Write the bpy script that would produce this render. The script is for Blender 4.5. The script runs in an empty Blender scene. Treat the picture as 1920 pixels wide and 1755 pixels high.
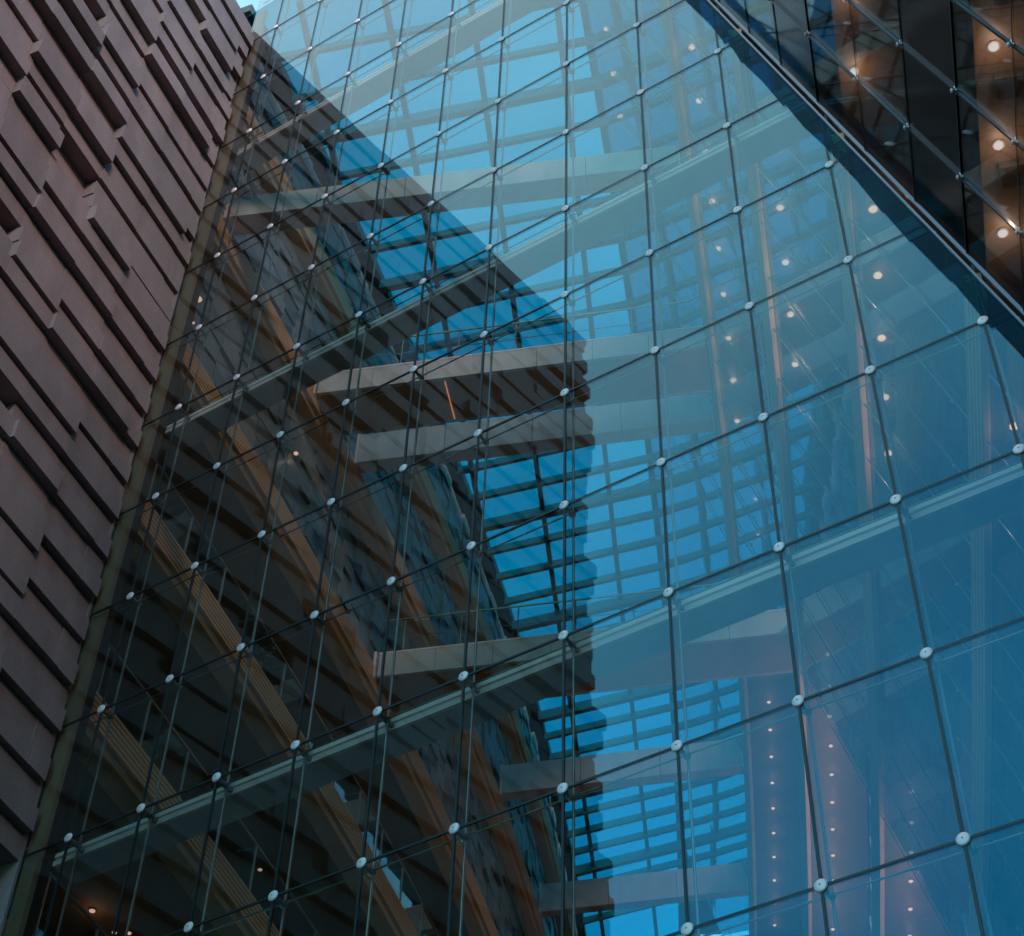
import bpy, math, random
from mathutils import Matrix, Vector
rng = random.Random(7)
S = bpy.context.scene
COL = S.collection

# ------------------------------------------------------------------ camera
cam = bpy.data.cameras.new('camera'); cam_o = bpy.data.objects.new('camera', cam); COL.objects.link(cam_o)
CAMR = [[0.843916592, 0.535884258, 0.025156465], [-0.384550344, 0.636959048, -0.668134869], [-0.374066597, 0.554176175, 0.743614785]]
CAMC = [7.780467, -12.488921, 1.6]
cam.sensor_width = 36.0; cam.lens = 3340.5055 / 1920.0 * 36.0; cam.clip_start = 0.1; cam.clip_end = 2000
r0, r1, r2 = [Vector(v) for v in CAMR]
M = Matrix((r0, -r1, -r2)).transposed().to_4x4(); M.translation = Vector(CAMC)
cam_o.matrix_world = M
S.camera = cam_o

# ------------------------------------------------------------------ sky, sun, exposure
SUN_EL, SUN_AZ = math.radians(26), math.radians(128)      # azimuth from +y towards +x : behind the camera
w = bpy.data.worlds.new('World'); S.world = w; w.use_nodes = True
nt = w.node_tree; N = nt.nodes; L = nt.links; N.clear()
out = N.new('ShaderNodeOutputWorld'); bg = N.new('ShaderNodeBackground'); L.new(bg.outputs[0], out.inputs[0])
sky = N.new('ShaderNodeTexSky'); sky.sky_type = 'NISHITA'; sky.sun_disc = False
sky.sun_elevation = SUN_EL; sky.sun_rotation = SUN_AZ; sky.air_density = 1.0; sky.dust_density = 0.3; sky.ozone_density = 2.0
tint = N.new('ShaderNodeMix'); tint.data_type = 'RGBA'; tint.blend_type = 'MULTIPLY'; tint.inputs[0].default_value = 1.0
tint.inputs[7].default_value = (0.23, 1.00, 1.00, 1)
L.new(sky.outputs[0], tint.inputs[6])
tc = N.new('ShaderNodeTexCoord'); nz = N.new('ShaderNodeTexNoise'); nz.inputs['Scale'].default_value = 2.6; nz.inputs['Detail'].default_value = 7
L.new(tc.outputs['Generated'], nz.inputs['Vector'])
cr = N.new('ShaderNodeMapRange'); cr.inputs[1].default_value = 0.44; cr.inputs[2].default_value = 0.72; cr.inputs[3].default_value = 0.0; cr.inputs[4].default_value = 0.42
L.new(nz.outputs[0], cr.inputs[0])
cl = N.new('ShaderNodeMix'); cl.data_type = 'RGBA'; L.new(cr.outputs[0], cl.inputs[0]); L.new(tint.outputs[2], cl.inputs[6]); cl.inputs[7].default_value = (3.2, 4.6, 5.6, 1)
# a thin pale evening cloud high behind the viewer's left shoulder
caz, cel = math.radians(-121), math.radians(63)
gd = N.new('ShaderNodeVectorMath'); gd.operation = 'DOT_PRODUCT'; L.new(tc.outputs['Generated'], gd.inputs[0])
gd.inputs[1].default_value = (math.sin(caz) * math.cos(cel), math.cos(caz) * math.cos(cel), math.sin(cel))
gm_ = N.new('ShaderNodeMapRange'); gm_.interpolation_type = 'SMOOTHSTEP'; gm_.inputs[1].default_value = math.cos(math.radians(35)); gm_.inputs[2].default_value = math.cos(math.radians(12))
gm_.inputs[3].default_value = 0.0; gm_.inputs[4].default_value = 0.72; L.new(gd.outputs['Value'], gm_.inputs[0])
cn = N.new('ShaderNodeMapRange'); cn.inputs[1].default_value = 0.25; cn.inputs[2].default_value = 0.6; cn.inputs[3].default_value = 0.75; L.new(nz.outputs[0], cn.inputs[0])
cm = N.new('ShaderNodeMath'); cm.operation = 'MULTIPLY'; L.new(gm_.outputs[0], cm.inputs[0]); L.new(cn.outputs[0], cm.inputs[1])
c2 = N.new('ShaderNodeMix'); c2.data_type = 'RGBA'; L.new(cm.outputs[0], c2.inputs[0]); L.new(cl.outputs[2], c2.inputs[6]); c2.inputs[7].default_value = (3.1, 3.6, 3.6, 1)
L.new(c2.outputs[2], bg.inputs[0]); bg.inputs[1].default_value = 0.15

sun = bpy.data.lights.new('sun', 'SUN'); sun.energy = 0.8; sun.angle = math.radians(12); sun.color = (1.0, 0.72, 0.62)
sun_o = bpy.data.objects.new('sun', sun); COL.objects.link(sun_o)
d = Vector((math.sin(SUN_AZ) * math.cos(SUN_EL), math.cos(SUN_AZ) * math.cos(SUN_EL), math.sin(SUN_EL)))
sun_o.rotation_euler = d.to_track_quat('Z', 'Y').to_euler(); sun_o.location = d * 90
S.view_settings.view_transform = 'Standard'; S.view_settings.look = 'None'; S.view_settings.exposure = 1.75; S.view_settings.gamma = 1.0
S.render.film_transparent = False
S.cycles.max_bounces = 14; S.cycles.transparent_max_bounces = 40; S.cycles.glossy_bounces = 6; S.cycles.diffuse_bounces = 4
S.cycles.sample_clamp_indirect = 6.0; S.cycles.caustics_reflective = False; S.cycles.caustics_refractive = False
S.cycles.use_denoising = True

# ------------------------------------------------------------------ materials
def mat(name, col, rough=0.6, metal=0.0, noise=0.0, nscale=8.0, bump=0.0, island=0.0, stretch=None, spec=0.5, wave=None, streak=0.0):
    m = bpy.data.materials.new(name); m.use_nodes = True
    t = m.node_tree; b = t.nodes['Principled BSDF']; K = t.links
    b.inputs['Roughness'].default_value = rough; b.inputs['Metallic'].default_value = metal
    b.inputs['Specular IOR Level'].default_value = spec
    b.inputs['Base Color'].default_value = (*col, 1)
    if noise or bump or island or wave:
        c = t.nodes.new('ShaderNodeTexCoord'); mp = t.nodes.new('ShaderNodeMapping'); K.new(c.outputs['Object'], mp.inputs[0])
        if stretch: mp.inputs['Scale'].default_value = stretch
        n = t.nodes.new('ShaderNodeTexNoise'); n.inputs['Scale'].default_value = nscale; n.inputs['Detail'].default_value = 8; n.inputs['Roughness'].default_value = 0.65
        K.new(mp.outputs[0], n.inputs['Vector'])
        val = None
        r = t.nodes.new('ShaderNodeMapRange'); r.inputs[1].default_value = 0.25; r.inputs[2].default_value = 0.75
        r.inputs[3].default_value = 1 - noise; r.inputs[4].default_value = 1 + noise; K.new(n.outputs[0], r.inputs[0]); val = r.outputs[0]
        if island:
            g = t.nodes.new('ShaderNodeNewGeometry'); r2_ = t.nodes.new('ShaderNodeMapRange'); r2_.inputs[3].default_value = 1 - island; r2_.inputs[4].default_value = 1 + island
            K.new(g.outputs['Random Per Island'], r2_.inputs[0]); mu = t.nodes.new('ShaderNodeMath'); mu.operation = 'MULTIPLY'
            K.new(val, mu.inputs[0]); K.new(r2_.outputs[0], mu.inputs[1]); val = mu.outputs[0]
        if streak:
            m3 = t.nodes.new('ShaderNodeMapping'); m3.inputs['Scale'].default_value = (1.6, 1.6, .22); K.new(c.outputs['Object'], m3.inputs[0])
            n3 = t.nodes.new('ShaderNodeTexNoise'); n3.inputs['Scale'].default_value = 1.4; n3.inputs['Detail'].default_value = 6; K.new(m3.outputs[0], n3.inputs['Vector'])
            r3 = t.nodes.new('ShaderNodeMapRange'); r3.inputs[1].default_value = .3; r3.inputs[2].default_value = .7; r3.inputs[3].default_value = 1 - streak; r3.inputs[4].default_value = 1 + streak; K.new(n3.outputs[0], r3.inputs[0])
            mu3 = t.nodes.new('ShaderNodeMath'); mu3.operation = 'MULTIPLY'; K.new(val, mu3.inputs[0]); K.new(r3.outputs[0], mu3.inputs[1]); val = mu3.outputs[0]
        mx = t.nodes.new('ShaderNodeVectorMath'); mx.operation = 'SCALE'; mx.inputs[0].default_value = col; K.new(val, mx.inputs['Scale'])
        K.new(mx.outputs[0], b.inputs['Base Color'])
        if bump:
            bu = t.nodes.new('ShaderNodeBump'); bu.inputs['Strength'].default_value = bump; bu.inputs['Distance'].default_value = 0.02
            K.new(n.outputs[0], bu.inputs['Height']); K.new(bu.outputs[0], b.inputs['Normal'])
    return m

def glass(name, trans, refl, boost=1.0, rough=0.0, graz=None, bump=0.0, bscale=1.0, f0=1.5, base=0.0, dust=0.0):
    """thin architectural glass: tinted see-through plus a sharp Fresnel reflection"""
    m = bpy.data.materials.new(name); m.use_nodes = True
    t = m.node_tree; t.nodes.clear(); K = t.links
    o = t.nodes.new('ShaderNodeOutputMaterial'); mix = t.nodes.new('ShaderNodeMixShader')
    tr = t.nodes.new('ShaderNodeBsdfTransparent'); tr.inputs[0].default_value = (*trans, 1)
    gl = t.nodes.new('ShaderNodeBsdfGlossy'); gl.inputs['Color'].default_value = (*refl, 1); gl.inputs['Roughness'].default_value = rough
    fr = t.nodes.new('ShaderNodeFresnel'); fr.inputs['IOR'].default_value = f0
    geo = t.nodes.new('ShaderNodeNewGeometry')
    # the same reflectance from either side of the sheet
    vt = t.nodes.new('ShaderNodeVectorMath'); vt.operation = 'DOT_PRODUCT'; K.new(geo.outputs['Incoming'], vt.inputs[0]); K.new(geo.outputs['Normal'], vt.inputs[1])
    ab = t.nodes.new('ShaderNodeMath'); ab.operation = 'ABSOLUTE'; K.new(vt.outputs['Value'], ab.inputs[0])
    om = t.nodes.new('ShaderNodeMath'); om.operation = 'SUBTRACT'; om.inputs[0].default_value = 1.0; K.new(ab.outputs[0], om.inputs[1])
    pw = t.nodes.new('ShaderNodeMath'); pw.operation = 'POWER'; K.new(om.outputs[0], pw.inputs[0]); pw.inputs[1].default_value = 4.0
    ma = t.nodes.new('ShaderNodeMath'); ma.operation = 'MULTIPLY_ADD'; K.new(pw.outputs[0], ma.inputs[0]); ma.inputs[1].default_value = boost; ma.inputs[2].default_value = base
    ma.use_clamp = True
    K.new(ma.outputs[0], mix.inputs[0]); K.new(tr.outputs[0], mix.inputs[1]); K.new(gl.outputs[0], mix.inputs[2]); K.new(mix.outputs[0], o.inputs[0])
    t.nodes.remove(fr)
    if graz:                                                   # coated glass: the reflection loses its tint towards grazing angles
        gm = t.nodes.new('ShaderNodeMix'); gm.data_type = 'RGBA'; gs = t.nodes.new('ShaderNodeMath'); gs.operation = 'MULTIPLY'; gs.inputs[1].default_value = 4.0; gs.use_clamp = True
        K.new(pw.outputs[0], gs.inputs[0]); K.new(gs.outputs[0], gm.inputs[0]); gm.inputs[6].default_value = (*refl, 1); gm.inputs[7].default_value = (*graz, 1); K.new(gm.outputs[2], gl.inputs['Color'])
    if dust:
        oi = t.nodes.new('ShaderNodeObjectInfo'); rm = t.nodes.new('ShaderNodeMapRange'); rm.inputs[3].default_value = 0.90; rm.inputs[4].default_value = 1.0; K.new(oi.outputs['Random'], rm.inputs[0])
        sc_ = t.nodes.new('ShaderNodeVectorMath'); sc_.operation = 'SCALE'; sc_.inputs[0].default_value = trans; K.new(rm.outputs[0], sc_.inputs['Scale']); K.new(sc_.outputs[0], tr.inputs[0])
        tcd = t.nodes.new('ShaderNodeTexCoord'); mpd = t.nodes.new('ShaderNodeMapping'); mpd.inputs['Scale'].default_value = (2.2, 2.2, .45); K.new(tcd.outputs['Object'], mpd.inputs[0])
        nd_ = t.nodes.new('ShaderNodeTexNoise'); nd_.inputs['Scale'].default_value = 1.6; nd_.inputs['Detail'].default_value = 9; nd_.inputs['Roughness'].default_value = .7; K.new(mpd.outputs[0], nd_.inputs['Vector'])
        dr = t.nodes.new('ShaderNodeMapRange'); dr.inputs[1].default_value = .42; dr.inputs[2].default_value = .8; dr.inputs[3].default_value = 0.0; dr.inputs[4].default_value = dust; K.new(nd_.outputs[0], dr.inputs[0])
        df_ = t.nodes.new('ShaderNodeBsdfDiffuse'); df_.inputs[0].default_value = (.5, .48, .45, 1); m2 = t.nodes.new('ShaderNodeMixShader')
        K.new(dr.outputs[0], m2.inputs[0]); K.new(mix.outputs[0], m2.inputs[1]); K.new(df_.outputs[0], m2.inputs[2]); K.new(m2.outputs[0], o.inputs[0])
    if bump:
        c = t.nodes.new('ShaderNodeTexCoord'); n = t.nodes.new('ShaderNodeTexNoise'); n.inputs['Scale'].default_value = bscale; n.inputs['Detail'].default_value = 1.5
        K.new(c.outputs['Object'], n.inputs['Vector']); bu = t.nodes.new('ShaderNodeBump'); bu.inputs['Strength'].default_value = bump; bu.inputs['Distance'].default_value = 0.05
        K.new(n.outputs[0], bu.inputs['Height']); K.new(bu.outputs[0], gl.inputs['Normal'])
    return m

def emis(name, col, strength):
    m = bpy.data.materials.new(name); m.use_nodes = True; t = m.node_tree; t.nodes.clear()
    o = t.nodes.new('ShaderNodeOutputMaterial'); e = t.nodes.new('ShaderNodeEmission'); e.inputs[0].default_value = (*col, 1); e.inputs[1].default_value = strength
    t.links.new(e.outputs[0], o.inputs[0]); return m

MT = dict(
    stone=mat('pink_stone', (0.245, 0.165, 0.166), 0.8, noise=0.22, nscale=40, bump=0.25, island=0.16, streak=0.16),
    core=mat('dark_backing', (0.05, 0.035, 0.03), 0.9),
    steel=mat('brushed_steel', (0.62, 0.60, 0.62), 0.32, 1.0),
    rod=mat('steel_rod', (0.28, 0.26, 0.25), 0.35, 0.9),
    seal=mat('black_silicone', (0.012, 0.011, 0.011), 0.5),
    button=mat('satin_button_steel', (0.98, 0.62, 0.64), 0.5, 0.25),
    hole=mat('socket_hole', (0.05, 0.045, 0.05), 0.6),
    beam=mat('painted_beam', (0.60, 0.55, 0.57), 0.55, noise=0.06, nscale=2, streak=0.12),
    beamtop=mat('pale_aluminium', (0.95, 0.75, 0.76), 0.4, 0.0),
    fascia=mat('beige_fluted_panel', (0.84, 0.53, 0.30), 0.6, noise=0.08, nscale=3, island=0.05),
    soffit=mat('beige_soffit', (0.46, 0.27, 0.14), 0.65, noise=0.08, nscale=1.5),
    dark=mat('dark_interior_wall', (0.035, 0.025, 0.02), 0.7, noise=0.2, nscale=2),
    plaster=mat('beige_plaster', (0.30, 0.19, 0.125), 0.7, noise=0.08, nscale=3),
    wood=mat('oak_ceiling', (0.15, 0.095, 0.055), 0.5, noise=0.22, nscale=5, stretch=(0.4, 7, 7)),
    darkwood=mat('dark_walnut_beam', (0.055, 0.035, 0.022), 0.55, noise=0.2, nscale=5),
    spandrel=mat('black_spandrel', (0.008, 0.009, 0.010), 0.12, spec=0.35),
    reflband=mat('dark_blue_reflection', (0.004, 0.045, 0.085), 0.6, 0.0, noise=0.25, nscale=2, spec=0.15),  # flat colour for the dark reflected band, unused
    roofsteel=mat('grey_roof_steel', (0.20, 0.20, 0.21), 0.5),
    rail=mat('railing_steel', (0.35, 0.30, 0.26), 0.4, 0.7),
    roofslab=mat('roof_slab', (0.10, 0.09, 0.085), 0.8),
    lampring=mat('grey_lamp_ring', (0.25, 0.24, 0.23), 0.5),
    mull=mat('dark_mullion_steel', (0.11, 0.13, 0.15), 0.2, 0.9),
    refl_stone=mat('grey_reflected_stone', (0.20, 0.21, 0.21), 0.35, noise=0.25, nscale=3, island=0.35, bump=0.2),  # stone colour standing for a reflection in the wavy upper glazing
    leaf=mat('dark_leaf', (0.04, 0.07, 0.03), 0.6, noise=0.3, nscale=20), pot=mat('clay_pot', (0.2, 0.11, 0.07), 0.7),
    paving=mat('grey_paving', (0.10, 0.085, 0.075), 0.8, noise=0.15, nscale=1.5),
)
G_MAIN = glass('cable_wall_glass', (0.90, 0.88, 0.84), (0.24, 0.79, 1.0), boost=0.46, base=0.075, dust=0.014, graz=(0.88, 0.92, 0.94))
G_REFL_BAND = glass('dark_reflection_glass', (0.08, 0.46, 0.56), (0.3, 0.6, 0.8), boost=0.12, base=0.015)  # dark tint paints the reflected band beside the sloping corner
G_ROOF = glass('blue_roof_glass', (0.012, 0.60, 0.70), (0.5, 0.8, 1.0), boost=0.5, base=0.02)
G_GAL = glass('gallery_glass', (0.50, 0.60, 0.62), (0.75, 0.95, 1.0), boost=0.9, base=0.07, bump=0.22, bscale=1.1)
G_RAIL = glass('railing_glass', (0.80, 0.90, 0.92), (0.8, 0.95, 1.0), boost=0.7, base=0.02)
G_FAC = glass('facade_glass', (0.85, 0.86, 0.84), (0.7, 0.95, 1.0), boost=0.75, base=0.02)
G_INN = glass('inner_facade_glass', (0.80, 0.84, 0.84), (0.7, 0.95, 1.0), boost=0.85, base=0.05, bump=0.05, bscale=0.7)
E_LAMP = emis('warm_lamp_light', (1.0, 0.68, 0.56), 0.30)
E_FRONT = emis('front_lamp_light', (1.0, 0.86, 0.86), 0.36)
E_SOFT = emis('soft_lamp_light', (1.0, 0.60, 0.42), 0.8)
E_STRIP = emis('amber_strip_light', (1.0, 0.45, 0.2), 0.2)

# ------------------------------------------------------------------ mesh helper
class MB:
    def __init__(s): s.v = []; s.f = []; s.m = []
    def poly(s, pts, mi=0):
        b = len(s.v); s.v += [tuple(p) for p in pts]; s.f.append(tuple(range(b, b + len(pts)))); s.m.append(mi)
    def hexa(s, p, mi=0):
        """8 points: bottom ring 0-3, top ring 4-7"""
        b = len(s.v); s.v += [tuple(q) for q in p]
        for f in ((3, 2, 1, 0), (4, 5, 6, 7), (0, 1, 5, 4), (1, 2, 6, 5), (2, 3, 7, 6), (3, 0, 4, 7)):
            s.f.append(tuple(b + i for i in f)); s.m.append(mi)
    def box(s, x0, x1, y0, y1, z0, z1, mi=0):
        s.hexa([(x0, y0, z0), (x1, y0, z0), (x1, y1, z0), (x0, y1, z0), (x0, y0, z1), (x1, y0, z1), (x1, y1, z1), (x0, y1, z1)], mi)
    def fbox(s, o, a, b, c, mi=0):
        """box from corner o spanned by the vectors a, b, c"""
        o, a, b, c = Vector(o), Vector(a), Vector(b), Vector(c)
        s.hexa([o, o + a, o + a + b, o + b, o + c, o + a + c, o + a + b + c, o + b + c], mi)
    def prism(s, pts, ext, mi=0):
        """planar polygon extruded by the vector ext"""
        n = len(pts); b = len(s.v); e = Vector(ext)
        s.v += [tuple(p) for p in pts] + [tuple(Vector(p) + e) for p in pts]
        s.f.append(tuple(range(b + n - 1, b - 1, -1))); s.m.append(mi)
        s.f.append(tuple(range(b + n, b + 2 * n))); s.m.append(mi)
        for i in range(n):
            j = (i + 1) % n; s.f.append((b + i, b + j, b + n + j, b + n + i)); s.m.append(mi)
    def tube(s, p, q, r, n=8, mi=0, r2=None):
        p, q = Vector(p), Vector(q); d = (q - p).normalized(); a = d.orthogonal().normalized(); c = d.cross(a)
        b = len(s.v); rr = r if r2 is None else r2
        for P_, R_ in ((p, r), (q, rr)):
            for k in range(n):
                t = 2 * math.pi * k / n; s.v.append(tuple(P_ + (a * math.cos(t) + c * math.sin(t)) * R_))
        for k in range(n):
            j = (k + 1) % n; s.f.append((b + k, b + j, b + n + j, b + n + k)); s.m.append(mi)
        s.f.append(tuple(b + k for k in range(n - 1, -1, -1))); s.m.append(mi)
        s.f.append(tuple(b + n + k for k in range(n))); s.m.append(mi)
    def lathe(s, c, axis, prof, n=16, mi=0):
        """prof: list of (radius, distance along axis)"""
        c, d = Vector(c), Vector(axis).normalized(); a = d.orthogonal().normalized(); e = d.cross(a); b = len(s.v)
        for r, h in prof:
            for k in range(n):
                t = 2 * math.pi * k / n; s.v.append(tuple(c + d * h + (a * math.cos(t) + e * math.sin(t)) * r))
        for i in range(len(prof) - 1):
            for k in range(n):
                j = (k + 1) % n; s.f.append((b + i * n + k, b + i * n + j, b + (i + 1) * n + j, b + (i + 1) * n + k)); s.m.append(mi)
        s.f.append(tuple(b + k for k in range(n - 1, -1, -1))); s.m.append(mi)
        q = b + (len(prof) - 1) * n; s.f.append(tuple(q + k for k in range(n))); s.m.append(mi)
    def sweep(s, path, prof, closed=True, mi=0):
        """path: list of (origin, outvec) ; prof: list of (out, up) ; swept with caps"""
        n = len(prof); b = len(s.v)
        for o, u in path:
            for a, z in prof: s.v.append((o[0] + u[0] * a, o[1] + u[1] * a, o[2] + z))
        for i in range(len(path) - 1):
            for k in range(n if closed else n - 1):
                j = (k + 1) % n; s.f.append((b + i * n + k, b + i * n + j, b + (i + 1) * n + j, b + (i + 1) * n + k)); s.m.append(mi)
        if closed:
            s.f.append(tuple(b + k for k in range(n - 1, -1, -1))); s.m.append(mi)
            q = b + (len(path) - 1) * n; s.f.append(tuple(q + k for k in range(n))); s.m.append(mi)
    def build(s, name, mats, parent=None):
        me = bpy.data.meshes.new(name); me.from_pydata(s.v, [], s.f); me.update()
        mats = mats if isinstance(mats, (list, tuple)) else [mats]
        for m in mats: me.materials.append(m)
        if len(mats) > 1: me.polygons.foreach_set('material_index', s.m)
        import bmesh
        bm = bmesh.new(); bm.from_mesh(me); bmesh.ops.recalc_face_normals(bm, faces=bm.faces); bm.to_mesh(me); bm.free()
        o = bpy.data.objects.new(name, me); COL.objects.link(o)
        if parent: o.parent = parent; o.matrix_parent_inverse = Matrix.Translation(parent.location).inverted()
        return o

def thing(name, label, cat, loc=(0, 0, 0), group=None):
    o = bpy.data.objects.new(name, None); COL.objects.link(o); o.location = loc; o.empty_display_size = 0.3
    o['label'] = label; o['category'] = cat
    if group: o['group'] = group
    return o

# ------------------------------------------------------------------ shared geometry
WL, WR_, H, Z0 = 1.2, 1.33378, 2.12112, 29.954
def colx(i): return i * WL if i <= -1 else -WL + (i + 1) * WR_
def rowz(j): return Z0 - j * H
def Jx(z): return 2.843 - 0.298 * (z - 27.313)                 # the sloping corner line between the glass wall and the right building
def wall(y, z):                                                # face of the right building, leaning, curved inside the atrium
    return Jx(z) - 0.385 * y - 0.0022 * y * y if y > 0 else Jx(z) - 0.36 * y
def lx(y): return -8.15 - 0.20 * y - 0.0042 * y * y            # plan curve of the left balconies
ROOF = 37.8

# ------------------------------------------------------------------ ground
g = MB(); g.poly([(-400, -400, 0), (400, -400, 0), (400, 400, 0), (-400, 400, 0)])
gr = g.build('ground', MT['paving']); gr['kind'] = 'structure'

# ------------------------------------------------------------------ stone wing on the left
AZ = math.radians(-9.1)
WU = Vector((-math.sin(AZ), -math.cos(AZ), 0))                 # from the glass joint out towards the viewer
WN = Vector((math.cos(AZ), -math.sin(AZ), 0))                  # out of the wall, into the court
WJ = Vector((-8.0, 0, 0))
wing = thing('stone_wing', 'pinkish stone wing with projecting slab courses at the left edge', 'building', (-8, -5, 0))
def wp(s_, d_, z_): return WJ + WU * s_ + WN * d_ + Vector((0, 0, z_))
def wbox(mb, s0, s1, d0, d1, z0, z1, mi=0): mb.fbox(wp(s0, d0, z0), WU * (s1 - s0), WN * (d1 - d0), (0, 0, z1 - z0), mi)
c = MB(); wbox(c, 0.02, 11.0, -3.2, -0.50, 0, 36.55); c.build('core', MT['core'], wing)
EDGES = [0.06, 0.46, 1.52, 2.66, 3.80, 4.96, 6.1, 7.25, 8.4, 9.55, 10.7]
# long projecting slabs read off the photograph: course -> (from, to)
PROJ = {3: [(2.66, 4.96)], 0: [(2.66, 4.96)], -3: [(3.80, 4.96)], 6: [(2.66, 3.80)], 10: [(2.66, 3.80)], 9: [(0.46, 2.66)],
        2: [(0.46, 2.66)], -6: [(3.80, 6.1)], -2: [(4.96, 6.1)], -7: [(1.52, 3.80)], -4: [(1.52, 2.66)], -10: [(2.66, 3.80)],
        -11: [(0.46, 2.66)], -14: [(1.52, 3.80)], -17: [(1.52, 2.66)], -20: [(1.52, 2.66)], -22: [(1.52, 3.80)],
        12: [(1.52, 2.66)], 14: [(0.46, 2.66)], 16: [(0.46, 1.52)], 18: [(0.46, 2.66)], 20: [(0.06, 1.52)], 5: [(3.80, 6.1)], -26: [(1.52, 2.66)]}
DEEP = {-2: [(2.66, 3.80)], -3: [(2.66, 3.80)], 7: [(3.80, 4.96)], -9: [(3.80, 4.96)], -13: [(3.80, 4.96)], 4: [(4.96, 6.1)], -16: [(2.66, 3.80)]}
TEETH = [rng.choice([-0.17, -0.05, 0.06, 0.15]) for _ in range(40)]
for m in range(-30, 22):
    z0 = 27.55 + 0.42 * m
    mb = MB(); off = rng.choice([0.05, 0.07, 0.09, 0.11]) if m % 2 else rng.choice([0.0, 0.015, 0.03])
    if rng.random() < .2: off = 0.06
    if m >= 9: off = (0.0, 0.14)[m % 2] if m % 3 else 0.07
    if m < -4: off = (0.0, 0.10)[m % 2] + rng.choice([0, .015])
    s_end = 11.35 + 0.035 * (21 - m) * 0.45 + TEETH[(m + 40) // 2] * (1 if m < 19 else 0) + (rng.uniform(-.03, .03) if m < 19 else 0)
    gap = rng.choice([0.03, 0.045, 0.06]) if m > -5 else rng.choice([0.05, 0.065])
    for k in range(len(EDGES)):
        a = EDGES[k]; b = EDGES[k + 1] if k + 1 < len(EDGES) else s_end
        mid = (a + b) / 2; df = off + rng.uniform(-0.012, 0.012)
        if any(p <= mid <= q for p, q in PROJ.get(m, [])): df = (0.20 if m > -6 else 0.15) + 0.03 * rng.random()
        elif any(p <= mid <= q for p, q in DEEP.get(m, [])): df = -0.22
        elif mid > 4.96 and rng.random() < 0.13: df = 0.19
        wbox(mb, a + 0.003, b - 0.003, -0.495 if k + 1 < len(EDGES) else -3.2, df, z0 + gap, z0 + 0.42)
    mb.build('stone_course', MT['stone'], wing)
cp = MB(); wbox(cp, 0.05, 11.45, -3.2, 0.06, 36.79, 36.95); cp.build('coping', MT['stone'], wing)
tr = MB(); wbox(tr, 0.012, 0.058, -0.3, 0.02, 9, 36.75); tr.build('edge_trim', MT['stone'], wing)
rt = MB(); rt.box(-8.0, -7.75, 0.05, 0.13, 0.0, ROOF); rt.build('plaster_return', MT['plaster'], wing)
cl_ = MB(); cl_.box(-13.0, -8.02, 0.30, 0.5, 0, ROOF); cl_.build('closing_wall', MT['core'], wing)

# ------------------------------------------------------------------ glass wall
gw = thing('glass_wall', 'tall cable-held glass wall with steel buttons reflecting sky and stone wing', 'glass wall', (0, 0, 0))
FL = 0.33                                                      # width of the painted dark reflection along the sloping corner
def clip_right(poly, off):
    """keep the part of a polygon in the wall plane (x, z) left of the corner line"""
    o = []
    f = lambda p: Jx(p[1]) - off - p[0]
    for i in range(len(poly)):
        p, q = poly[i], poly[(i + 1) % len(poly)]; a, b = f(p), f(q)
        if a >= 0: o.append(p)
        if (a >= 0) != (b >= 0):
            t = a / (a - b); o.append((p[0] + (q[0] - p[0]) * t, p[1] + (q[1] - p[1]) * t))
    return o
def project(x, y, z):
    v = Vector((x, y, z)) - Vector(CAMC); X, Y, Zd = r0.dot(v), r1.dot(v), r2.dot(v)
    return 960 + 3340.5055 * X / Zd, 877.5 + 3340.5055 * Y / Zd, Zd
cols = list(range(-7, 9)); rows = list(range(-4, 14))
panes = []
for i in cols[:-1]:
    for j in rows[:-1]:
        x0, x1 = max(colx(i), -7.99), colx(i + 1); z1, z0 = rowz(j), rowz(j + 1)
        pl = clip_right([(x0 + .0145, z0 + .0135), (x1 - .0145, z0 + .0135), (x1 - .0145, z1 - .0135), (x0 + .0145, z1 - .0135)], FL + .004)
        if len(pl) < 3: continue
        cx = sum(p[0] for p in pl) / len(pl); cz = sum(p[1] for p in pl) / len(pl)
        u, v, dd = project(cx, 0, cz)
        inside = -120 < u < 2040 and -120 < v < 1880
        ar = abs(sum(pl[k][0] * pl[(k + 1) % len(pl)][1] - pl[(k + 1) % len(pl)][0] * pl[k][1] for k in range(len(pl)))) / 2
        panes.append((-(ar / dd ** 2 if inside else 0), i, j, pl))
panes.sort()
rest = MB(); pane_rng = random.Random(3)
for k, (_, i, j, pl) in enumerate(panes):
    mb = MB() if k < 98 else rest
    a, b_ = pane_rng.uniform(-1, 1) * 0.0024, pane_rng.uniform(-1, 1) * 0.0024
    cx = sum(p[0] for p in pl) / len(pl); cz = sum(p[1] for p in pl) / len(pl)
    mb.prism([(p[0], -0.009 + a * (p[0] - cx) + b_ * (p[1] - cz), p[1]) for p in pl], (0, 0.018, 0))
    if k < 98: mb.build('glass_pane', G_MAIN, gw)
o = rest.build('glass_pane', G_MAIN, gw); o['kind'] = 'stuff'
def jz(x): return 27.313 - (x - 2.843) / 0.298                  # height of the corner line at x
for i in cols:
    x = colx(i)
    if x < -7.9: continue
    zt = min(ROOF, jz(x + 0.10)); zb = 0.0
    if zt - zb < 1: continue
    mb = MB(); mb.box(x - .0145, x + .0145, -.013, .013, zb, zt); mb.build('vertical_seal', MT['seal'], gw)
    mb = MB(); mb.tube((x + .02, .17, zb), (x + .02, .17, zt + 0.3 if zt < ROOF else zt), .016); mb.build('vertical_cable', MT['rod'], gw)
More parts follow.
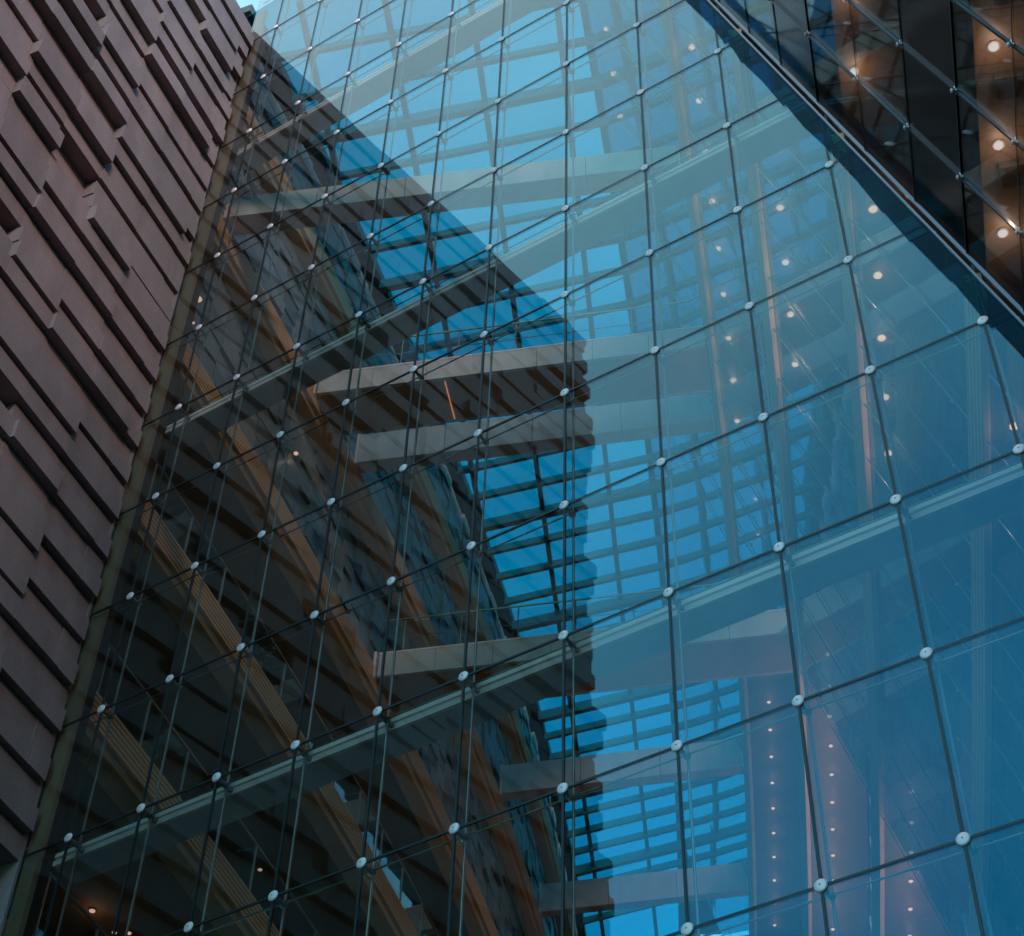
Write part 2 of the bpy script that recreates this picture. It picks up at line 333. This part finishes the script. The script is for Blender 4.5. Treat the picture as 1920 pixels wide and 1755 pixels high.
for j in rows:
    z = rowz(j); xe = Jx(z) - 0.10
    mb = MB(); xs = [-7.99] + [colx(i) for i in cols if -7.9 < colx(i) < xe - .02] + [xe]
    for a, b_ in zip(xs, xs[1:]): mb.box(a + (0.015 if a > -7.9 else 0), b_ - (0.015 if b_ < xe else 0), -.012, .012, z - .0135, z + .0135)
    mb.build('horizontal_seal', MT['seal'], gw)
    mb = MB(); mb.tube((-7.99, .135, z - .02), (Jx(z) - .02, .135, z - .02), .011); mb.build('horizontal_cable', MT['rod'], gw)
nodes = []
for i in cols:
    for j in rows:
        x, z = colx(i), rowz(j)
        if x < -7.9 or x > Jx(z) - 0.12: continue
        u, v, dd = project(x, 0, z); nodes.append((dd if (-30 < u < 1950 and -30 < v < 1785) else 1e3 + dd, x, z))
nodes.sort()
def fixing(mb, x, z):
    c_ = (x, -.013, z)
    mb.lathe(c_, (0, -1, 0), [(.066, 0), (.067, .006), (.058, .016), (.036, .023), (.010, .026)], 20, 0)
    mb.lathe((x, -.0385, z), (0, -1, 0), [(.009, 0), (.009, .0015)], 8, 1)
    mb.tube((x, .013, z), (x, .15, z), .024, 10, 2)
    mb.lathe((x, .013, z), (0, 1, 0), [(.05, 0), (.05, .012)], 12, 2)
    mb.lathe((x + .01, .12, z - .01), (0, 1, 0), [(.034, 0), (.045, .02), (.045, .06), (.03, .08)], 12, 2)
nd = MB(); FM = [MT['button'], MT['hole'], MT['rod']]
for k, (_, x, z) in enumerate(nodes):
    mb = MB() if k < 99 else nd
    fixing(mb, x, z)
    if k < 99: mb.build('button_fixing', FM, gw)
o = nd.build('button_fixing', FM, gw); o['kind'] = 'stuff'
for j in (-1, 3, 7, 11):
    z = rowz(j); mb = MB(); xe = Jx(z + .1) - 0.05
    mb.box(-7.7, xe, .300, .70, z - .09, z + .05, 0)
    mb.box(-7.7, xe, .262, .299, z - .085, z - .005, 1)
    mb.box(-7.7, xe, .268, .299, z + .045, z + .11, 1)
    for i in cols:
        x = colx(i)
        if -7.9 < x < xe - .1: mb.fbox((x - .02, .18, z - .05), (.04, 0, 0), (.03, .10, -.01), (0, 0, .05), 2)
    mb.build('transom_beam', [MT['beam'], MT['beamtop'], MT['rod']], gw)
# dark reflected band along the sloping corner, built as tinted strips with stepped left edge
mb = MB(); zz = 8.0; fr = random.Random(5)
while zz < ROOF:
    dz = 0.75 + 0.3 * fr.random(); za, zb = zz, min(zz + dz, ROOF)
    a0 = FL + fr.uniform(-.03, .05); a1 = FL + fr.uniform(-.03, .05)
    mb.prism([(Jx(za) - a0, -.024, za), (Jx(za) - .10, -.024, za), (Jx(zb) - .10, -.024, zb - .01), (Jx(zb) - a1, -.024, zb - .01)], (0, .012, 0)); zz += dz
mb.build('corner_reflection_band', G_REFL_BAND, gw)
mb = MB()
for dx, y0, y1, wdt in ((-.10, -.03, .03, .03), (-.02, -.06, .02, .045)):
    za, zb = 6.0, ROOF
    mb.hexa([(Jx(za) + dx, y0, za), (Jx(za) + dx + wdt, y0, za), (Jx(za) + dx + wdt, y1, za), (Jx(za) + dx, y1, za),
             (Jx(zb) + dx, y0, zb), (Jx(zb) + dx + wdt, y0, zb), (Jx(zb) + dx + wdt, y1, zb), (Jx(zb) + dx, y1, zb)])
mb.build('corner_frame', MT['mull'], gw)

# ------------------------------------------------------------------ downlights
def downlight(x, y, z, r, label, group, power=0.0, beam=0.0, em=None, down=(0, 0, -1)):
    t = thing('recessed_downlight', label, 'downlight', (x, y, z), group)
    mb = MB(); mb.lathe((x, y, z), down, [(r * 1.35, 0), (r * 1.35, .012), (r * 1.05, .016)], 14); mb.build('lamp_ring', MT['lampring'], t)
    mb = MB(); mb.lathe((x, y, z - .017), down, [(r, 0), (r * .9, .012)], 14); mb.build('lamp_lens', em or E_LAMP, t)
    if power:
        l = bpy.data.lights.new('lamp_light', 'POINT'); l.energy = power; l.color = (1.0, .64, .46); l.shadow_soft_size = 0.0
        lo = bpy.data.objects.new('lamp_light', l); COL.objects.link(lo); lo.parent = t; lo.location = (.03, .01, -.22)
    if beam:
        l = bpy.data.lights.new('lamp_beam', 'POINT'); l.energy = beam; l.color = (1.0, .58, .32); l.shadow_soft_size = 0.0
        lo = bpy.data.objects.new('lamp_beam', l); COL.objects.link(lo); lo.parent = t; lo.location = (0, 0, -1.05)
    return t

# ------------------------------------------------------------------ left balconies
LFL = [14.47, 18.60, 22.73, 26.86, 30.98, 35.10]
ORD = ['lowest', 'second lowest', 'third lowest', 'third highest', 'second highest', 'topmost']
def lpath(z, y0=0.32, y1=37.0, st=0.8):
    out_ = []; y = y0
    while y < y1 + .01:
        t = Vector((-0.20 - 0.0084 * y, 1)).normalized(); out_.append(((lx(y), y, z), (-t[1], t[0]))); y += st     # outvec points into the building
    return out_
for k, zf in enumerate(LFL):
    t = thing('gallery_balcony', '%s of the curved balconies with fluted beige edge on the left of the atrium' % ORD[k], 'balcony', (-9.5, 8, zf), 'curved balconies on the left of the atrium')
    P_ = lpath(zf)
    prof = [(0.0, 0.0)]; nfl = 6; hh = 0.56
    for q in range(nfl):
        z1 = -hh * q / nfl; dzz = hh / nfl
        prof += [(0.0, z1 - dzz * .55), (0.035, z1 - dzz * .62), (0.035, z1 - dzz * .93), (0.0, z1 - dzz)]
    prof += [(0.20, -hh - .02), (0.20, 0.0)]
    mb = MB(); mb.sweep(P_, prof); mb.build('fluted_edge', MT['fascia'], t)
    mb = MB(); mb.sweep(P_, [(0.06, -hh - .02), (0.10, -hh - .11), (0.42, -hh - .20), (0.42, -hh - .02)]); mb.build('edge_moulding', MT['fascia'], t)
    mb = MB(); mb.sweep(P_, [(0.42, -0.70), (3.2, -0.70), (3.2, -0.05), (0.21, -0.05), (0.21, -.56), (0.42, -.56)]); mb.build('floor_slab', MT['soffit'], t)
    ztop = (LFL[k + 1] - 0.70) if k + 1 < len(LFL) else ROOF
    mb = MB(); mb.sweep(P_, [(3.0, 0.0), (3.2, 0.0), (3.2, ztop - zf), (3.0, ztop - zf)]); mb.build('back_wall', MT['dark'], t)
    if k <= 2:                                                 # open gallery with handrail and 7-shaped posts
        mb = MB(); R_ = [((o_[0] + u[0] * .12, o_[1] + u[1] * .12, zf + 1.08), u) for o_, u in P_]
        for (o1, _), (o2, _) in zip(R_, R_[1:]): mb.tube(o1, o2, .022, 8)
        mb.build('handrail', MT['rail'], t)
        y = 0.9
        while y < 24:
            tv = Vector((-0.20 - 0.0084 * y, 1)).normalized(); u = Vector((-tv[1], tv[0], 0)); o_ = Vector((lx(y), y, zf)) + u * .12
            pb = MB(); pb.tube(o_ + Vector((0, 0, 0)), o_ + Vector((0, 0, 1.04)), .024, 8); pb.fbox(o_ + Vector((0, -.02, .98)), u * .34, (0, .04, 0), (0, 0, .04))
            pb.build('rail_post', MT['rail'], t); y += 1.28
        mb = MB(); mb.sweep([(o_, u) for o_, u in P_], [(0.115, 0.05), (0.125, 0.05), (0.125, 1.0), (0.115, 1.0)]); mb.build('rail_glass', G_RAIL, t)
    else:                                                      # glazed storeys: opaque panels stand in for stone reflected in wavy glass
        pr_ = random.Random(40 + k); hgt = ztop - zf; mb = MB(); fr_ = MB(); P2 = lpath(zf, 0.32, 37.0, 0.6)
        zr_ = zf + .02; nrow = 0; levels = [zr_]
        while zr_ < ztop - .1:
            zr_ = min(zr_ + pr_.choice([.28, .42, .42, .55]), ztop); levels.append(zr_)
        wob = [[pr_.uniform(-.035, .035) for _ in P2] for _ in levels]          # wandering joints, as wavy glass bends the reflection
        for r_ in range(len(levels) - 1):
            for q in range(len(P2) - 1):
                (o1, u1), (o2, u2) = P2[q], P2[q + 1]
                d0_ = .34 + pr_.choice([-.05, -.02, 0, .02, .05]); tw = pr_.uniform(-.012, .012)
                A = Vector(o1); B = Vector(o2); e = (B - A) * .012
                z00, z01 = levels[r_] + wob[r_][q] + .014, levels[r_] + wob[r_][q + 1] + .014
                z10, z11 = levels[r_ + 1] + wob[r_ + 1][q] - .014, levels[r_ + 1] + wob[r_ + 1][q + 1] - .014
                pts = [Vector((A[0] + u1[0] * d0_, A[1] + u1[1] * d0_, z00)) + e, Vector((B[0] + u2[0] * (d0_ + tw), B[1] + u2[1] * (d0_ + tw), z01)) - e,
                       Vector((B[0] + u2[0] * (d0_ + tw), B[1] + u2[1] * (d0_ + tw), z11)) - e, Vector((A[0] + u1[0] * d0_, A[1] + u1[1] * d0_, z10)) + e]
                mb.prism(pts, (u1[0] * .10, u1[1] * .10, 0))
        mb.build('reflected_stone_panels', MT['refl_stone'], t)
        fr_.sweep(P2, [(.46, 0), (.50, 0), (.50, hgt), (.46, hgt)]); fr_.build('reflected_stone_backing', MT['core'], t)
# roof over the left side
mb = MB(); mb.sweep(lpath(ROOF + .28, 0.0), [(0.05, 0), (4.0, 0), (4.0, .3), (0.05, .3)])
t = thing('flat_roof', 'dark flat roof over the curved left balconies', 'roof', (-11, 10, ROOF + .28)); mb.build('roof_deck', MT['roofslab'], t)

# ------------------------------------------------------------------ right building
bld = thing('leaning_building', 'leaning glass-fronted building with oak ceilings and fluted floor edges, upper right', 'building', (4, 6, 0))
RFL = [6.2, 10.34, 14.47, 18.60, 22.73, 26.86, 30.98]
YO = -13.0
def rpath(z, y0=YO, y1=37.0, st=0.8):
    ys = []; y = y0
    while y < y1 + .01: ys.append(y); y += st
    if y0 < 0 < y1: ys = sorted(set([q for q in ys if abs(q) > .2] + [0.0]))
    o_ = []
    for y in ys:
        sl = -0.36 if y < 0 else -0.385 - 0.0044 * y
        tv = Vector((sl, 1)).normalized(); o_.append(((wall(y, z), y, z), (tv[1], -tv[0])))
    return o_
LEAN = -0.298
for k, zf in enumerate(RFL):
    Pin = rpath(zf, 0.35); Pall = rpath(zf)
    # inside the atrium: fluted edge like the left one (profile leans with the building)
    prof = [(0.02, 0.02)]; nfl = 5; hh = 0.46
    for q in range(nfl):
        z1 = -hh * q / nfl; dzz = hh / nfl
        for a, zq in ((0.0, z1 - dzz * .55), (0.035, z1 - dzz * .62), (0.035, z1 - dzz * .93), (0.0, z1 - dzz)): prof.append((a - LEAN * -zq * 1.0, zq))
    prof += [(0.22, -hh), (0.22, 0.02)]
    mb = MB(); mb.sweep(Pin, prof); mb.build('fluted_edge', MT['fascia'], bld)
    mb = MB(); mb.sweep(Pall, [(0.30, -0.42), (4.2, -0.42), (4.2, 0.0), (0.30, 0.0)]); mb.build('floor_slab', MT['darkwood'], bld)
    mb = MB(); mb.sweep(Pall, [(0.22, -0.455), (4.1, -0.455), (4.1, -0.425), (0.22, -0.425)]); mb.build('oak_ceiling', MT['wood'], bld)
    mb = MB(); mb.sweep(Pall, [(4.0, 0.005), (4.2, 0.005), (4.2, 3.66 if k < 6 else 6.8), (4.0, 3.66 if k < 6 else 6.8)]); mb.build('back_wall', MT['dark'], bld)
    for y in [-1.03 * n_ - .93 for n_ in range(0, 12)]:        # dark cross beams under the ceiling of the street side
        if not (14 < zf < 32): continue
        o_ = Vector((wall(y, zf) + .45, y, zf - .58)); mb = MB(); mb.fbox(o_, (2.6, .9, 0), (.06, -.26, 0), (0, 0, .124)); mb.build('ceiling_beam', MT['darkwood'], bld)
# glass and mullions of the street-side front
fac = thing('leaning_facade', 'dark leaning glass front with steel mullions beside the sky reflection, upper right corner', 'facade', (6, -5, 0))
HZ = [14.3, 15.65, 17.05, 18.43, 19.83, 21.35, 22.98, 24.38, 25.7, 27.1, 28.6, 30.0, 31.4, 32.8, 34.2, 35.6, 37.0]
MY = [-1.033 * n_ for n_ in range(0, 13)]
def fp(y, z, d_=0.0):
    n_ = Vector((-1, -.36, -.298)).normalized(); return Vector((Jx(z) - .36 * y, y, z)) + n_ * d_
mb = MB()
for a, b_ in zip(MY, MY[1:]):
    for z0, z1 in zip([4.0, 8.0, 12.0] + HZ, [8.0, 12.0] + HZ):
        q = [fp(a - .02, z0 + .012), fp(b_ + .02, z0 + .012), fp(b_ + .02, z1 - .012), fp(a - .02, z1 - .012)]
        n_ = Vector((-1, -.36, -.298)).normalized()
        if (abs(z0 - 18.43) < .01 or abs(z0 - 22.98) < .01 or abs(z0 - 27.1) < .01): continue
        pm = MB(); pm.prism(q, -n_ * .016); (pm.build('facade_pane', G_FAC, fac) if 14 < z0 < 26 and a > -6 else [mb.prism(q, -n_ * .016)])
o = mb.build('facade_pane', G_FAC, fac); o['kind'] = 'stuff'
for zs, ze in ((18.43, 19.83), (22.98, 24.38), (27.1, 28.6)):
    mb = MB(); n_ = Vector((-1, -.36, -.298)).normalized()
    for a, b_ in zip(MY, MY[1:]): mb.prism([fp(a - .006, zs + .01), fp(b_ + .006, zs + .01), fp(b_ + .006, ze - .01), fp(a - .006, ze - .01)], -n_ * .03)
    mb.build('spandrel_panel', MT['spandrel'], fac)
n_ = Vector((-1, -.36, -.298)).normalized(); tdir = Vector((-.36, 1, 0)).normalized()
for y in MY[1:]:
    mb = MB(); za, zb = 4.0, 38.0
    A = fp(y, za); B = fp(y, zb); wv = tdir * .014
    mb.hexa([A - wv, A + wv, A + wv + n_ * .036, A - wv + n_ * .036, B - wv, B + wv, B + wv + n_ * .036, B - wv + n_ * .036])
    mb.build('mullion', MT['mull'], fac)
for z in HZ:
    mb = MB(); A = fp(MY[0], z, .004); B = fp(MY[-1], z, .004)
    mb.fbox(A - Vector((0, 0, .012)), B - A, n_ * .008, (0, 0, .024)); mb.build('horizontal_seal', MT['seal'], fac)
for y in MY[1:5]:
    for z in HZ[1:9]:
        mb = MB(); A = fp(y, z, .042); mb.lathe(A, n_, [(.026, 0), (.026, .012), (.018, .02)], 12); mb.tube(A - n_ * .04 + Vector((0, 0, -.06)), A - n_ * .04 + Vector((0, 0, .06)), .02, 8); mb.build('clamp', MT['button'], fac)
# glass skin of the building inside the atrium, with thin sloping cables
pr_ = random.Random(9)
for k, zf in enumerate(RFL[2:]):
    mb = MB(); z1 = zf + 3.64 if k < 4 else ROOF - .05; za = zf + .03
    for q in range(0, 13 if k < 4 else 30):
        y0 = .4 + 1.04 * q; y1 = y0 + 1.03
        dd = [.10 + pr_.uniform(-.006, .006) for _ in range(4)]
        mb.prism([(wall(y0, za) + dd[0], y0, za), (wall(y1, za) + dd[1], y1, za), (wall(y1, z1) + dd[2], y1, z1), (wall(y0, z1) + dd[3], y0, z1)], (.012, .004, 0))
    mb.build('inner_glazing', G_INN, bld)
for q in range(1, 14):
    y0 = .4 + 1.04 * q - .005; mb = MB()
    mb.tube((wall(y0, 10) + .06, y0, 10), (wall(y0, 36) + .06, y0, 36), .011, 6)
    for z in (17.05, 19.1, 21.2, 23.3, 25.3, 27.4, 29.5, 31.5, 33.6): mb.lathe((wall(y0, z) + .045, y0, z), (-1, 0, 0), [(.028, 0), (.028, .02)], 8)
    mb.build('mullion_cable', MT['rod'], bld)
mb = MB(); mb.sweep(rpath(ROOF + .28, 0.0), [(0.0, 0), (5.2, 0), (5.2, .3), (0.0, .3)]); mb.build('roof_deck', MT['roofslab'], bld)
# balustrade of the two lower inner floors, farther in
for k in (2, 3, 4):
    zf = RFL[k]; mb = MB(); Pr = rpath(zf, 13.6, 34)
    for (o1, u1), (o2, u2) in zip(Pr, Pr[1:]): mb.tube((o1[0] + .1, o1[1], zf + 1.08), (o2[0] + .1, o2[1], zf + 1.08), .022, 6)
    mb.build('handrail', MT['rail'], bld)
    y = 13.8
    while y < 30:
        pb = MB(); x = wall(y, zf) + .12; pb.tube((x, y, zf), (x, y, zf + 1.05), .024, 6); pb.fbox((x, y - .02, zf + .98), (.3, .1, 0), (0, .04, 0), (0, 0, .04)); pb.build('rail_post', MT['rail'], bld); y += 1.28

NUM = ['first', 'second', 'third', 'fourth', 'fifth', 'sixth', 'seventh', 'eighth', 'ninth', 'tenth', 'eleventh', 'twelfth', 'thirteenth', 'fourteenth', 'fifteenth', 'sixteenth', 'seventeenth', 'eighteenth', 'nineteenth', 'twentieth']
# street-side lamps (their glow shows on the oak)
for zf, ys, nm in ((18.60, [-.31, -1.39, -2.51], 'rightmost oak ceiling'), (22.73, [-.62, -1.62, -2.66], 'oak ceiling left of the black band')):
    for q, y in enumerate(ys):
        zc = zf - .456; downlight(wall(y, zc) + .30, y, zc, .052, 'lit downlight in the %s, %s from bottom' % (nm, NUM[q]), 'downlights in the oak ceilings of the leaning facade', power=1.6, em=E_FRONT)
# lamps seen through the glass wall, a row under every inner floor of the leaning building
ROWS = [(37.90, [2.2 + 1.035 * q for q in range(6)], 'topmost'), (30.98, [1.12 + 1.03 * q for q in range(10)] + [12.6, 13.6] + [17.9 + .96 * q for q in range(13)], 'second highest'),
        (26.86, [2.37 + 1.03 * q for q in range(5)] + [13.66 + .9 * q for q in range(12)], 'third highest'),
        (22.73, [1.44 + 1.05 * q for q in range(5)] + [13.5 + .86 * q for q in range(7)], 'fourth highest'), (18.60, [2.4, 3.45], 'lowest')]
for zf, ys, nm in ROWS:
    vis = []
    for y in ys:
        zc = zf - .456; u, v, dd = project(wall(y, zc) + .4, y, zc)
        if -20 < u < 1940 and -20 < v < 1775: vis.append(y)
    for q, y in enumerate(vis):
        zc = zf - .456; nn = NUM[q] if q < 20 else 'number %d' % (q + 1); far = y > 12
        downlight(wall(y, zc) + (.66 if far else .40), y, zc, (.045 if far else .06), 'warm downlight, %s from the glass in the %s row behind the glass wall' % (nn, nm), 'downlight rows under the inner floors',
                  power=0.2 if far else 0.8, beam=0.0 if y < 4 else (2.3 if y > 12 else 2.4) * (0.25 if zf > 30 else 1.15), em=E_LAMP if far else E_SOFT)

# ------------------------------------------------------------------ skylight
sk = thing('skylight', 'flat glass skylight of steel rafters and purlins high over the atrium', 'skylight', (-8, 15, ROOF))
def ry(k): return 1.19 + 1.18 * k - 0.0045 * k * k
def left_hit(f):       # x of the left rim along a purlin y = f(x)
    lo, hi = -25, -3
    x = -9.0
    for _ in range(30): x = lx(f(x))
    return x
def right_hit(f, z):
    x = 0.0
    for _ in range(40): x = 0.5 * x + 0.5 * wall(max(f(x), 0.01), z)
    return x
for k in range(0, 34):
    yk = ry(k); m_ = max(.10, .36 - .0068 * yk); f = lambda x: yk + m_ * (x + 8)
    xa, xb = left_hit(f), right_hit(f, ROOF) + .2
    big = k % 4 == 2
    wd, dp = (.17, .34) if big else (.10, .24)
    mb = MB(); A = Vector((xa, f(xa), ROOF - dp)); B = Vector((xb, f(xb), ROOF - dp)); pv = Vector((-(B - A)[1], (B - A)[0], 0)).normalized() * wd
    mb.fbox(A - pv * .5, B - A, pv, (0, 0, dp)); mb.build('purlin', MT['roofsteel'], sk)
for k in range(-4, 10):
    fx = lambda y: -2.65 + 2.1 * k - .475 * y - max(0, y - 20) * .02
    ys = [y * .25 for y in range(1, 150) if lx(y * .25) < fx(y * .25) < wall(y * .25, ROOF) + .2]
    if len(ys) < 4: continue
    mb = MB(); a, b_ = ys[0], ys[-1]
    mb.hexa([(fx(a) - .07, a, ROOF - .16), (fx(a) + .07, a, ROOF - .16), (fx(b_) + .07, b_, ROOF - .16), (fx(b_) - .07, b_, ROOF - .16),
             (fx(a) - .07, a, ROOF + .02), (fx(a) + .07, a, ROOF + .02), (fx(b_) + .07, b_, ROOF + .02), (fx(b_) - .07, b_, ROOF + .02)])
    mb.build('rafter', MT['roofsteel'], sk)
pts = [(lx(y), y, ROOF + .03) for y in range(0, 38)]; pts2 = [(wall(max(y, .01), ROOF) + .3, y, ROOF + .03) for y in range(37, -1, -1)]
mb = MB(); 
for y in range(0, 37):
    mb.prism([(lx(y) - .1, y, ROOF + .03), (wall(max(y, .01), ROOF) + .3, y, ROOF + .03), (wall(y + 1, ROOF) + .3, y + 1, ROOF + .03), (lx(y + 1) - .1, y + 1, ROOF + .03)], (0, 0, .016))
mb.build('roof_glazing', G_ROOF, sk)
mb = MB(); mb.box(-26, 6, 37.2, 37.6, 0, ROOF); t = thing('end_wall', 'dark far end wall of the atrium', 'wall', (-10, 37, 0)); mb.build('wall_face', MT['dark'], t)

# ------------------------------------------------------------------ beams and footbridges across the atrium
def span(y8, slope, z, y_add=0.0, gap_l=0.05, gap_r=0.05):
    f = lambda x: y8 + y_add + slope * (x + 8)
    xa = left_hit(f) + gap_l; xb = right_hit(f, z) - gap_r
    return Vector((xa, f(xa), z)), Vector((xb, f(xb), z))
def jointed(mb, o_, d_, a_, b_, seg=1.9):
    """a long box in panels with open joints over a dark core"""
    n_ = max(1, round(d_.length / seg)); e = d_ / n_
    for q in range(n_): mb.fbox(o_ + e * q + e * .004, e * .992, a_, b_, 0)
    mb.fbox(o_ + a_ * .06 + b_ * .04, d_, a_ * .88, b_ * .92, 1)
def tie_beam(y8, slope, z, hgt, wd, label):
    A, B = span(y8, slope, z); t = thing('tie_beam', label, 'beam', A, 'painted beams across the atrium')
    d_ = B - A; pv = Vector((-d_[1], d_[0], 0)).normalized() * wd
    mb = MB(); jointed(mb, A, d_, pv, Vector((0, 0, hgt))); mb.build('beam_body', [MT['beam'], MT['core']], t)
    for E_, s_ in ((A, 1), (B, -1)):
        e = d_.normalized() * .05 * s_
        mb = MB(); mb.fbox(E_ - pv * .08 - Vector((0, 0, .05)) - e, e * .98, pv * 1.16, (0, 0, hgt + .1)); mb.build('end_plate', MT['beamtop'], t)
tie_beam(0.98, .438, 31.0, .68, .46, 'painted box beam crossing just behind the glass wall, uppermost of the beams')
tie_beam(8.16, .407, 30.9, .92, .34, 'painted box beam just beyond the upper footbridge')
tie_beam(20.95, .367, 30.9, .92, .36, 'painted box beam low in the picture, beyond the lower footbridge')
tie_beam(26.75, .36, 30.9, .92, .30, 'farthest painted box beam near the bottom of the picture')
def footbridge(y8, slope, z, label):
    A, B = span(y8, slope, z); t = thing('footbridge', label, 'footbridge', A, 'footbridges across the atrium')
    d_ = B - A; L_ = d_.length; e = d_ / L_; pv = Vector((-d_[1], d_[0], 0)).normalized(); wd = 1.25
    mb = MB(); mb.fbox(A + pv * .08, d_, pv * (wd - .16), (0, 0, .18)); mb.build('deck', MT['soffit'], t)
    for q in (0, 1):
        o_ = A + pv * (wd - .08) * q
        mb = MB(); jointed(mb, o_, d_, pv * .08, Vector((0, 0, .62)), 1.25); mb.build('side_panel', [MT['beam'], MT['core']], t)
        mb = MB(); mb.fbox(o_ + pv * -.01 + Vector((0, 0, .621)), d_, pv * .10, (0, 0, .045)); mb.build('panel_capping', MT['beamtop'], t)
        mb = MB(); mb.fbox(o_ + pv * .03 + Vector((0, 0, .67)), d_, pv * .014, (0, 0, .85)); mb.build('rail_glass', G_RAIL, t)
        mb = MB(); h0_ = o_ + pv * .037 + Vector((0, 0, 1.62)); mb.tube(h0_, h0_ + d_, .022, 8); mb.build('handrail', MT['rail'], t)
        mb = MB(); h0_ = o_ + pv * .10 + Vector((0, 0, 1.15)); mb.tube(h0_, h0_ + d_, .010, 6); mb.build('lower_rail', MT['rail'], t)
        s_ = .5
        while s_ < L_ - .2:
            mb = MB(); b0 = o_ + e * s_ + pv * .06; mb.tube(b0 + Vector((0, 0, .55)), b0 + Vector((0, 0, 1.6)), .016, 6); mb.build('rail_post', MT['rail'], t); s_ += 1.25
    for E_, sg in ((A, -1), (B, 1)):
        mb = MB(); mb.fbox(E_ + e * .04 * sg - pv * .04 - Vector((0, 0, .04)), e * .06 * sg, pv * (wd + .08), (0, 0, .72)); mb.build('end_plate', MT['beamtop'], t)
    return A, e, pv
A1, e1, p1 = footbridge(5.77, .41, 30.7, 'upper footbridge with glass railing high in the atrium')
footbridge(10.63, .40, 26.6, 'lower footbridge with glass railing in the middle of the atrium')
t = thing('strip_light', 'thin amber light strip under the upper footbridge', 'strip light', (-6.9, 6.8, 30.69))
mb = MB(); s_ = (Vector((-6.72, 6.29, 0)) - Vector((A1[0], A1[1], 0))).dot(e1); b0 = A1 + e1 * s_ + p1 * .1; mb.fbox(b0 - Vector((0, 0, .02)), e1 * .022, p1 * 1.05, (0, 0, .018)); mb.build('light_tube', E_STRIP, t)

# ------------------------------------------------------------------ lamps and plants on the left balconies
for q, (x, y, z, r, lb) in enumerate([(-8.609, .975, 28.67, .075, 'large warm downlight beside the stone wing behind the glass'), (-8.577, .821, 27.74, .028, 'small warm downlight, left end of a cluster of three beside the stone wing'),
        (-8.595, .909, 27.85, .028, 'small warm downlight, middle of a cluster of three beside the stone wing'), (-8.616, 1.012, 27.98, .028, 'small warm downlight, right end of a cluster of three beside the stone wing'),
        (-9.578, 5.262, 28.98, .05, 'single warm downlight on the dark reflected-stone panels left of the footbridges'), (-11.25, 4.2, 17.89, .05, 'white downlight in the dark lower left corner, upper of two groups'),
        (-12.30, 9.04, 22.02, .045, 'small downlight below the long lower transom beam'), (-11.35, 4.85, 17.89, .04, 'white downlight at the bottom edge, left of a pair'), (-11.15, 4.98, 17.89, .04, 'white downlight at the bottom edge, right of a pair')]):
    downlight(x, y, z, r, lb, 'downlights over the left balconies', power=0.0 if r < .05 else 0.15)
def plant(x, y, z, hgt, label, sd):
    pr = random.Random(sd); t = thing('potted_plant', label, 'plant', (x, y, z), 'potted plants on the left balconies')
    mb = MB(); mb.lathe((x, y, z), (0, 0, 1), [(.12, 0), (.17, .3), (.15, .3)], 12); mb.build('pot', MT['pot'], t)
    mb = MB()
    for _ in range(240):
        a = pr.uniform(0, 6.28); rr = pr.gauss(0, .17); c_ = Vector((x + rr * math.cos(a), y + rr * math.sin(a), z + .3 + hgt * pr.random()))
        v1 = Vector((pr.uniform(-1, 1), pr.uniform(-1, 1), pr.uniform(-.4, 1))).normalized() * .09; v2 = v1.orthogonal().normalized() * .028
        mb.poly([c_, c_ + v1 * .5 + v2, c_ + v1, c_ + v1 * .5 - v2])
    mb.build('foliage', MT['leaf'], t)
plant(-9.55, 5.1, 22.73, .8, 'dark bushy potted plant on the balcony above the lower transom beam', 1)
plant(-8.9, 4.1, 18.60, .7, 'dark bushy potted plant on the balcony below the lower transom beam', 2)
# warm light on the left balconies comes mostly from the lamp rows opposite

# ------------------------------------------------------------------ unseen block added across the street to keep low sun off the stone wing's foot
t = thing('sun_blocker', 'unseen block added to shade the foot of the stone wing', 'building', (48, -40, 0))
mb = MB(); a_ = Vector((math.cos(SUN_AZ), -math.sin(SUN_AZ), 0)); o_ = Vector((math.sin(SUN_AZ), math.cos(SUN_AZ), 0)) * 62 - a_ * 34
mb.fbox(o_, a_ * 68, Vector((math.sin(SUN_AZ), math.cos(SUN_AZ), 0)) * 18, (0, 0, 53)); mb.build('blocker_body', MT['paving'], t)
mb = MB()
for q in range(14): mb.fbox(o_ + a_ * 1.5 - Vector((math.sin(SUN_AZ), math.cos(SUN_AZ), 0)) * .05 + Vector((0, 0, 2.2 + 3.6 * q)), a_ * 65, Vector((math.sin(SUN_AZ), math.cos(SUN_AZ), 0)) * .06, (0, 0, 1.7))
mb.build('blocker_band', MT['spandrel'], t)
